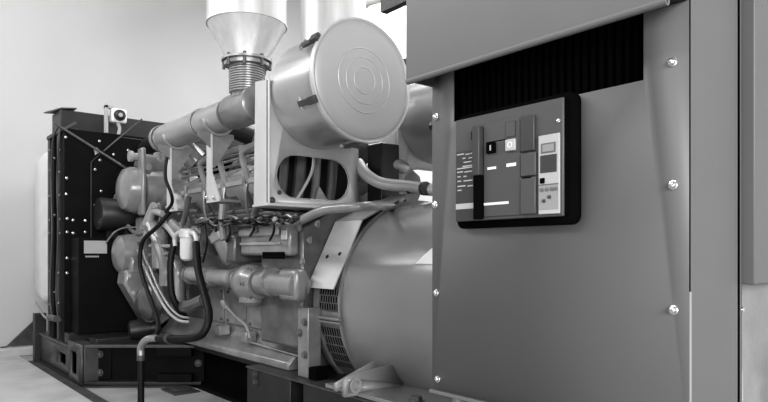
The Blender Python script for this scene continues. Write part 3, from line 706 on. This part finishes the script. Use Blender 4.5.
# lathe angle: r1=-y, r2 = x cross (-y) = -z ; angle positive = downward
def ringpt(x, r, deg):        # deg: 0 = towards the camera, + = up
    a = math.radians(deg); return Vector((x, GY - r*math.cos(a), GZ + r*math.sin(a)))
def grille(d0, d1, nrow, ncol):
    m = MB()
    n = 14
    vs = []; 
    for i in range(n+1):
        d_ = d0 + (d1-d0)*i/n
        vs += [ringpt(XA+.028, .655, d_), ringpt(XA+.218, .655, d_)]
    m.add(vs, [(2*i, 2*i+1, 2*i+3, 2*i+2) for i in range(n)])
    g = m.build('vent_opening', M_void_black, al)
    m = MB()
    for r_ in range(nrow+1):
        d_ = d0 + (d1-d0)*r_/nrow
        m.tube([ringpt(XA+.025, .657, d_), ringpt(XA+.222, .657, d_)], .004, 5, 1)
    for c_ in range(ncol+1):
        for r_ in range(nrow):
            x = XA+.028 + .19*(c_ + (.5 if r_ % 2 else 0))/(ncol+.5)
            m.tube([ringpt(x, .657, d0 + (d1-d0)*r_/nrow), ringpt(x, .657, d0 + (d1-d0)*(r_+1)/nrow)], .004, 5, 1)
    m.build('vent_mesh', M_engine_d, g)
grille(-3, 9, 3, 7); grille(-38, -12, 5, 7)
MB().tube([ringpt(XA-.02, .672, -7), ringpt(XA+.26, .672, -7)], .012, 8, 1).tube([ringpt(XA-.02, .672, -9), ringpt(XA+.26, .672, -9)], .008, 8, 1).build('ring_clamp', M_tube, al)
# bent sheet cover over the upper ring
d_ = [8, 47, 82]
for i in range(2):
    a0, a1 = d_[i], d_[i+1]
    R_ = .705
    pol = [ringpt(XA-.04, R_, a0), ringpt(XA+.24 + .0*i, R_, a0), ringpt(XA+.24, R_, a1), ringpt(XA-.04, R_, a1)]
    nrm = (pol[1]-pol[0]).cross(pol[2]-pol[1]).normalized()*.008
    s = MB().prism(pol, nrm).build('cover_plate', M_plate if i == 0 else M_engine_l, al)
    if i == 0:
        mid = (pol[0]+pol[1]+pol[2]+pol[3])/4
        out = (mid - Vector((mid.x, GY, GZ))).normalized(); tgv = Vector((1, 0, 0)).cross(out)
        for (dx, dt) in ((-.06, .02), (.06, .0)):
            p = mid + Vector((dx, 0, 0)) + tgv*dt
            MB().lathe(p + out*.004, out, [(0, .014), (.008, .012)], 12).build('cover_screw', M_dark, s)
# white sticker on drum
vs = []; n = 8
x0 = Yp(413, 250, 2.26).x
for i in range(n+1):
    dg_ = 23.5 + 18*i/n
    vs += [ringpt(x0 + .18*(i/n), GR+.003, dg_), ringpt(x0+.35, GR+.003, dg_)]
MB().add(vs, [(2*i, 2*i+1, 2*i+3, 2*i+2) for i in range(n)]).build('sticker', M_white, al)
# weld tabs
for u, v in ((366, 352), (419, 364)):
    MB().cyl(Yp(u, v+6, 2.45), Yp(u, v-1, 2.43), .012, 8).build('weld_stud', M_engine_l, al)
# feet
fo = MB().box(-2.98, -1.5, 2.06, 2.50, .385, .41).build('foot_plate', M_alt, al, bevel=.004)
MB().prism([(-2.7, 2.46, .41), (-2.7, 2.40, .52), (-2.7, 2.50, .52), (-2.7, 2.6, .41)], (1.2, 0, 0)).build('foot_rib', M_engine_d, al)
gx = Yp(346, 380, 1.99).x
plate('lifting_gusset', [(1.975, .395), (2.48, .395), (2.48, .54), (2.06, .51), (2.0, .50), (1.975, .475)], [ring2(2.045, .448, .032, .032)], lambda a, b, c: (gx + c, a, b), .03, M_engine_l, al)
MB().lathe((gx+.016, 2.045, .448), (1, 0, 0), [(-.03, .031), (0, .04), (.004, .04), (.004, .028), (-.028, .026)], 20, caps=False).build('eye_bushing', M_plate, al)
MB().lathe((gx-.012, 2.045, .448), (1, 0, 0), [(0, .03), (.004, .03)], 20).build('eye_pad', M_plate, al)
plate('lifting_gusset', [(2.04, .388), (2.48, .388), (2.48, .58), (2.04, .43)], [], lambda a, b, c: (gx - .17 + c, a, b), .03, M_engine_l, al)
bolts(al, 'anchor_bolt', [Vector((gx + .35, 2.17, .41)), Vector((gx + .9, 2.17, .41))], (0, 0, 1), M_engine_d, .03, .02)
plate('end_gusset', [(2.06, .41), (2.48, .41), (2.48, .54), (2.06, .43)], [], lambda a, b, c: (gx + .72 + c, a, b), .025, M_engine_d, al)

# ================================================================ BREAKER ENCLOSURE
PY = 1.516
PX0, PX1 = -1.549, -.68
PZ0 = .684
en = thing('breaker_enclosure', 'large grey metal breaker enclosure with hood and black vent slot', 'enclosure', (-1.1, 1.67, PZ0))
vx0, vx1, vz0, vz1 = -1.45, -.793, 1.587, 1.80
bz0, bz1, bx0, bx1 = 1.26, 1.56, -1.36, -1.02
plate('front_panel', [(PX0, PZ0), (PX1, PZ0), (PX1, 1.84), (PX0, 1.84)], [[(vx0, vz0), (vx1, vz0), (vx1, vz1), (vx0, vz1)]], lambda a, b, c: (a, PY+.004+c, b), .008, M_panel, en)
MB().box(PX0, PX0+.006, PY+.008, 1.82, PZ0, 1.90).box(PX0, PX1, 1.80, 1.815, PZ0, 1.90).box(PX0, PX1, PY+.008, 1.80, PZ0, PZ0+.01).build('body', M_panel, en)
MB().box(PX1-.006, PX1, PY+.0005, 1.825, PZ0-.5, 2.4).build('side_panel', M_panel, en)
MB().box(PX1-.001, PX1+.0015, PY+.001, PY+.010, .3, 1.06).build('edge_highlight', M_lab, en)  # pale strip painted as the highlight on the panel's lower edge
m = MB()
for i in range(26):
    x = vx0 + (vx1-vx0)*(i+.5)/26; m.box(x-.005, x+.005, PY+.035, PY+.05, vz0, vz1)
MB().box(vx0-.05, vx1+.05, PY+.06, PY+.065, vz0-.04, vz1+.1).build('vent_backing', M_void_black, en)
m.build('vent_slats', M_void_black, en)
# hood: face overhanging the panel, with rolled lower lip, roof lip on top
HYf, hz0 = 1.40, 1.724
hood = [(HYf+.012, hz0-.012), (HYf+.003, hz0-.006), (HYf, hz0+.006), (HYf, 2.035), (PY+.0, 2.035), (PY+.0, 2.02), (HYf+.012, 2.02), (HYf+.012, hz0+.0)]
hx0, hx1 = -1.556, PX1
MB().prism([(hx0, y, z) for y, z in hood], (hx1-hx0, 0, 0)).build('hood', M_panel_l, en, bevel=.003)
MB().box(hx0, hx0+.008, HYf+.004, 1.82, hz0+.0, 2.035).build('hood_side', M_panel, en)
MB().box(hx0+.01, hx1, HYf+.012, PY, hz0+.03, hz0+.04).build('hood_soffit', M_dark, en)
MB().box(-1.66, hx1, HYf-.006, 1.84, 2.04, 2.2).build('roof_cap', M_panel_l, en, bevel=.004)
MB().box(-1.69, hx0, HYf+.002, HYf+.03, 1.992, 2.04).build('roof_lip', M_dark, en)
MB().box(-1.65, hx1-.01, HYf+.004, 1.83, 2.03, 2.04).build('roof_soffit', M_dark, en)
pts = [(673,62),(673.5,185),(674,310),(436,117),(435.5,205),(436.5,293),(438,379)]
for u, v in pts:
    p = Yp(u, v, PY)
    mm = MB().lathe(p, (0, -1, 0), [(-.001, .0115), (.003, .0115), (.004, .009), (.009, .0075), (.012, .003)], 16)
    mm.box(p.x-.005, p.x+.005, p.y-.0125, p.y-.0105, p.z-.0008, p.z+.0008)
    mm.build('screw', M_bolt, en)
MB().tube([(hx0, HYf+.009, hz0), (hx1, HYf+.009, hz0)], .011, 12, 1).build('hood_lip', M_panel_l, en)
# bottom lip
MB().box(PX0-.004, PX1, PY-.012, PY+.02, PZ0-.008, PZ0+.004).build('bottom_lip', M_panel_l, en, bevel=.002)
# conduits emerging below
tag(MB().tube([(-1.50, 1.60, .683), (-1.50, 1.60, .62), (-1.44, 1.62, .55), (-1.36, 1.7, .46), (-1.36, 1.8, .3)], .022, 12).build('conduit', M_tube), 'pale conduit curving out under the enclosure near its corner screw', 'conduit', 'conduits')
tag(MB().tube([(-1.40, 1.60, .683), (-1.40, 1.60, .63), (-1.34, 1.62, .56), (-1.26, 1.7, .46), (-1.26, 1.8, .3)], .018, 12).build('conduit', M_plate), 'thinner pale conduit under the enclosure, second from its corner screw', 'conduit', 'conduits')

# ---------------------------------------------------------------- circuit breaker
FY = 1.47
cb = thing('circuit_breaker', 'dark grey air circuit breaker with handle, buttons and pale trip unit, on the enclosure', 'circuit breaker', (-1.19, PY, 1.24))
fx0, fx1, fz0, fz1 = -1.397, -.996, 1.253, 1.577
plate('bezel', rrect(fx0-.012, fx1+.026, fz0-.022, fz1+.016, .026), [], lambda a, b, c: (a, PY-.012+c, b), .024, M_void_black, cb)
MB().box(fx0+.004, fx1+.008, FY+.006, PY-.02, fz0+.004, fz1-.004).build('body', M_void_black, cb)
MB().box(fx0, fx1, FY, FY+.012, fz0, fz1).build('face', M_bk_face, cb, bevel=.004)
def fb(name, u0, v0, u1, v1, mat, d=.003, parent=cb, bevel=.0, back=.001):
    um = (u0+u1)/2
    a = Yp(um, v0, FY); b = Yp(um, v1, FY); l = Yp(u0, v0, FY).x; r = Yp(u1, v0, FY).x
    return MB().box(l, r, FY-d, FY+back, b.z, a.z).build(name, mat, parent, bevel=bevel)
pl = fb('placard', 456.5, 151, 474, 221, M_bk_dark, .0015)
pm = MB()
for (u0, v0, w) in ((457.5, 154.5, 7), (466, 154, 4), (470.5, 153, 3), (463, 158, 3), (469, 157.5, 4.5), (464, 162, 8), (463, 166, 10), (457.5, 168.5, 15.5), (457.5, 172, 6), (465, 171.5, 8), (458, 176.5, 3), (464, 176, 3), (458, 181, 3.5), (464, 180.5, 9), (458, 186, 8), (468, 185.5, 5.5), (458, 190, 4)):
    a = Yp(u0, v0, FY); b = Yp(u0+w, v0+1.3, FY); c0 = Yp(u0, v0+1.2, FY)
    pm.box(a.x, b.x, FY-.0025, FY-.0015, c0.z, a.z)
pm.build('placard_marking', M_bk_light, pl)
fb('placard_strip', 456.5, 203.5, 474, 209, M_bk_light, .003, pl)
fb('centre_panel', 484.5, 120, 521, 216, M_bk_face, .004, cb, .002)
h_ = fb('charging_handle', 476.5, 127, 483.5, 176, M_bk_dark, .022, cb, .003)
fb('handle_grip', 476.8, 175.5, 484, 219.5, M_void_black, .018, h_, .003)
fb('handle_hook', 473.2, 131.5, 477, 140, M_void_black, .010, h_, .002)
b1 = fb('close_button', 488.5, 143, 497, 153.5, M_void_black, .012, cb, .002)
fb('button_mark', 492.3, 145.5, 493.6, 151, M_bk_light, .0128, b1)
b2 = fb('open_button', 507.5, 139.5, 517, 151, M_bk_light, .012, cb, .002)
a = Yp(512.3, 145.2, FY)
MB().lathe((a.x, FY-.012, a.z), (0, -1, 0), [(0, .006), (.0012, .006), (.0012, .009), (0, .009)], 18, caps=False).build('button_mark', M_white, b2)
fb('button_row_line', 487, 140.8, 507, 141.8, M_void_black, .0045)
fb('indicator_strip', 488.5, 167, 497, 169.6, M_white, .0055)
fb('indicator_strip', 507.5, 163.2, 517, 166.6, M_white, .0055)
w_ = fb('lock_window', 506.5, 121.5, 517, 137.5, M_bk_dark, .005)
fb('window_cover', 507.3, 122.5, 516.2, 136.5, M_bk_face, .0062, w_)
fb('name_strip', 485, 202.2, 509.5, 204.8, M_white, .0055)
fb('side_cover', 522, 116, 536, 151.5, M_bk_dark, .010, cb, .003)
fb('side_cover', 522, 153, 537, 176, M_bk_face, .008, cb, .002)
fb('side_cover', 522, 177.5, 537, 214, M_bk_face, .009, cb, .002)
fb('cover_seam', 524, 177.2, 533, 178.4, M_void_black, .010)
tu = fb('trip_unit', 539.5, 134.5, 560.5, 214, M_bk_light, .006, cb, .002)
fb('display_frame', 542.6, 143, 557, 153, M_bk_mid, .0075, tu)
fb('display', 544.2, 144.5, 555.5, 151.6, M_bk_scr, .0085, tu)
fb('keypad', 541.8, 155, 558, 172.5, M_bk_dark, .0075, tu)
fb('test_button', 541.7, 178.3, 546, 183.6, M_void_black, .0095, tu, .001)
fb('dial_panel', 540.3, 185, 559.8, 209.5, M_bk_scr, .0072, tu)
fb('divider', 540.3, 184, 559.8, 184.8, M_bk_mid, .0085, tu)
for u, v in ((543.5, 190), (548.5, 189.5), (553.5, 189), (557.5, 188.5), (545.5, 201), (551, 197)):
    a = Yp(u, v, FY)
    MB().lathe((a.x, FY-.007, a.z), (0, -1, 0), [(0, .0055), (.003, .005), (.004, .002)], 14).build('dial', M_bk_mid if v < 196 else M_bk_dark, tu)
a = Yp(558.8, 121, FY); MB().lathe((a.x, FY, a.z), (0, -1, 0), [(0, .006), (.004, .005), (.005, .002)], 14).build('screw', M_bolt, cb)

# ================================================================ SIDE CABINET at the edge of the view
sc_ = thing('control_cabinet', 'grey control cabinet wall unit adjoining the enclosure, cut by the frame edge', 'cabinet', (-.3, 2.2, 1.068))
MB().box(PX1-.03, PX1+.03, 1.835, 2.6, 1.068, 2.6).build('body', M_panel, sc_, bevel=.004)
q = Xp(747, 300, PX1-.0)
MB().box(PX1-.02, PX1-.005, 1.826, 1.842, .3, 1.068).build('mounting_rail', M_dark, sc_)
MB().lathe((PX1-.005, 1.838, 1.0), (1, 0, 0), [(0, .008), (.006, .006)], 12).build('screw', M_bolt, sc_)

m = MB(); vs = []
for i in range(13):
    for j in range(9):
        vs.append((PX1-.02 + .012*math.sin(i*.9+j*.5) - .0*i, 1.86 + .05*i, .53 + .067*j))
m.add(vs, [(i*9+j, i*9+j+1, (i+1)*9+j+1, (i+1)*9+j) for i in range(12) for j in range(8)])
tag(m.build('plastic_sheet', M_engine), 'pale grey creased plastic sheet hanging under the control cabinet', 'sheet')
# small white conduit near the ceiling
tag(MB().tube([Yp(340, 6, 3.4), Yp(365, 3, 3.4), Yp(395, -6, 3.4)], .035, 14, 1).lathe(Yp(365, 3, 3.4), (1, 0, .3), [(-.03, .045), (.03, .045)], 16).build('ceiling_pipe', M_white), 'short white pipe with collar above the round air cleaner', 'pipe')

# ================================================================ LIGHT
w = bpy.data.worlds.new('world'); bpy.context.scene.world = w; w.use_nodes = True
bg = w.node_tree.nodes['Background']; bg.inputs['Color'].default_value = (1, 1, 1, 1); bg.inputs['Strength'].default_value = .22
def area(name, loc, target, size, sizey, power):
    l = bpy.data.lights.new(name, 'AREA'); l.shape = 'RECTANGLE'; l.size = size; l.size_y = sizey; l.energy = power
    o = bpy.data.objects.new(name, l); C.objects.link(o); o.location = loc
    o.rotation_euler = (Vector(target) - Vector(loc)).to_track_quat('-Z', 'Y').to_euler()
    return o
area('ceiling_light_near', (-4.6, -1.9, 4.6), (-3.6, 2.2, 1.0), 7.0, .7, 180)
area('ceiling_light_mid', (-4.6, 2.3, 5.0), (-4.6, 2.3, 0), 4.0, .5, 30)
area('back_wall_fill', (-4.4, 4.2, 4.8), (-4.4, 5.3, 2.6), 4.0, 1.0, 200)  # added lamp that brightens the back wall
area('ceiling_light_wall', (-6.6, .0, 4.4), (-8.2, .6, 1.4), 2.0, 1.0, 25)
area('fill_light', (6.0, -1.5, 3.0), (-2.2, 2.0, 1.2), 4.5, 3.0, 680)  # added fill that brightens the faces turned along x
area('fill_light_low', (0.4, -4.6, 1.1), (-1.6, 2.0, .7), 5.0, 2.0, 130)  # added low fill that lifts the lower part of the panel

# ================================================================ CAMERA
cam = bpy.data.cameras.new('camera'); co = bpy.data.objects.new('camera', cam); C.objects.link(co)
co.location = (0, 0, H); co.rotation_euler = (PI/2, 0, math.radians(50))
cam.sensor_width = 36; cam.lens = F/768*36; cam.shift_y = (HV-201)/768; cam.clip_start = .02
bpy.context.scene.camera = co
bpy.context.scene.view_settings.view_transform = 'Standard'
bpy.context.scene.view_settings.look = 'Medium High Contrast'
bpy.context.scene.view_settings.exposure = .08
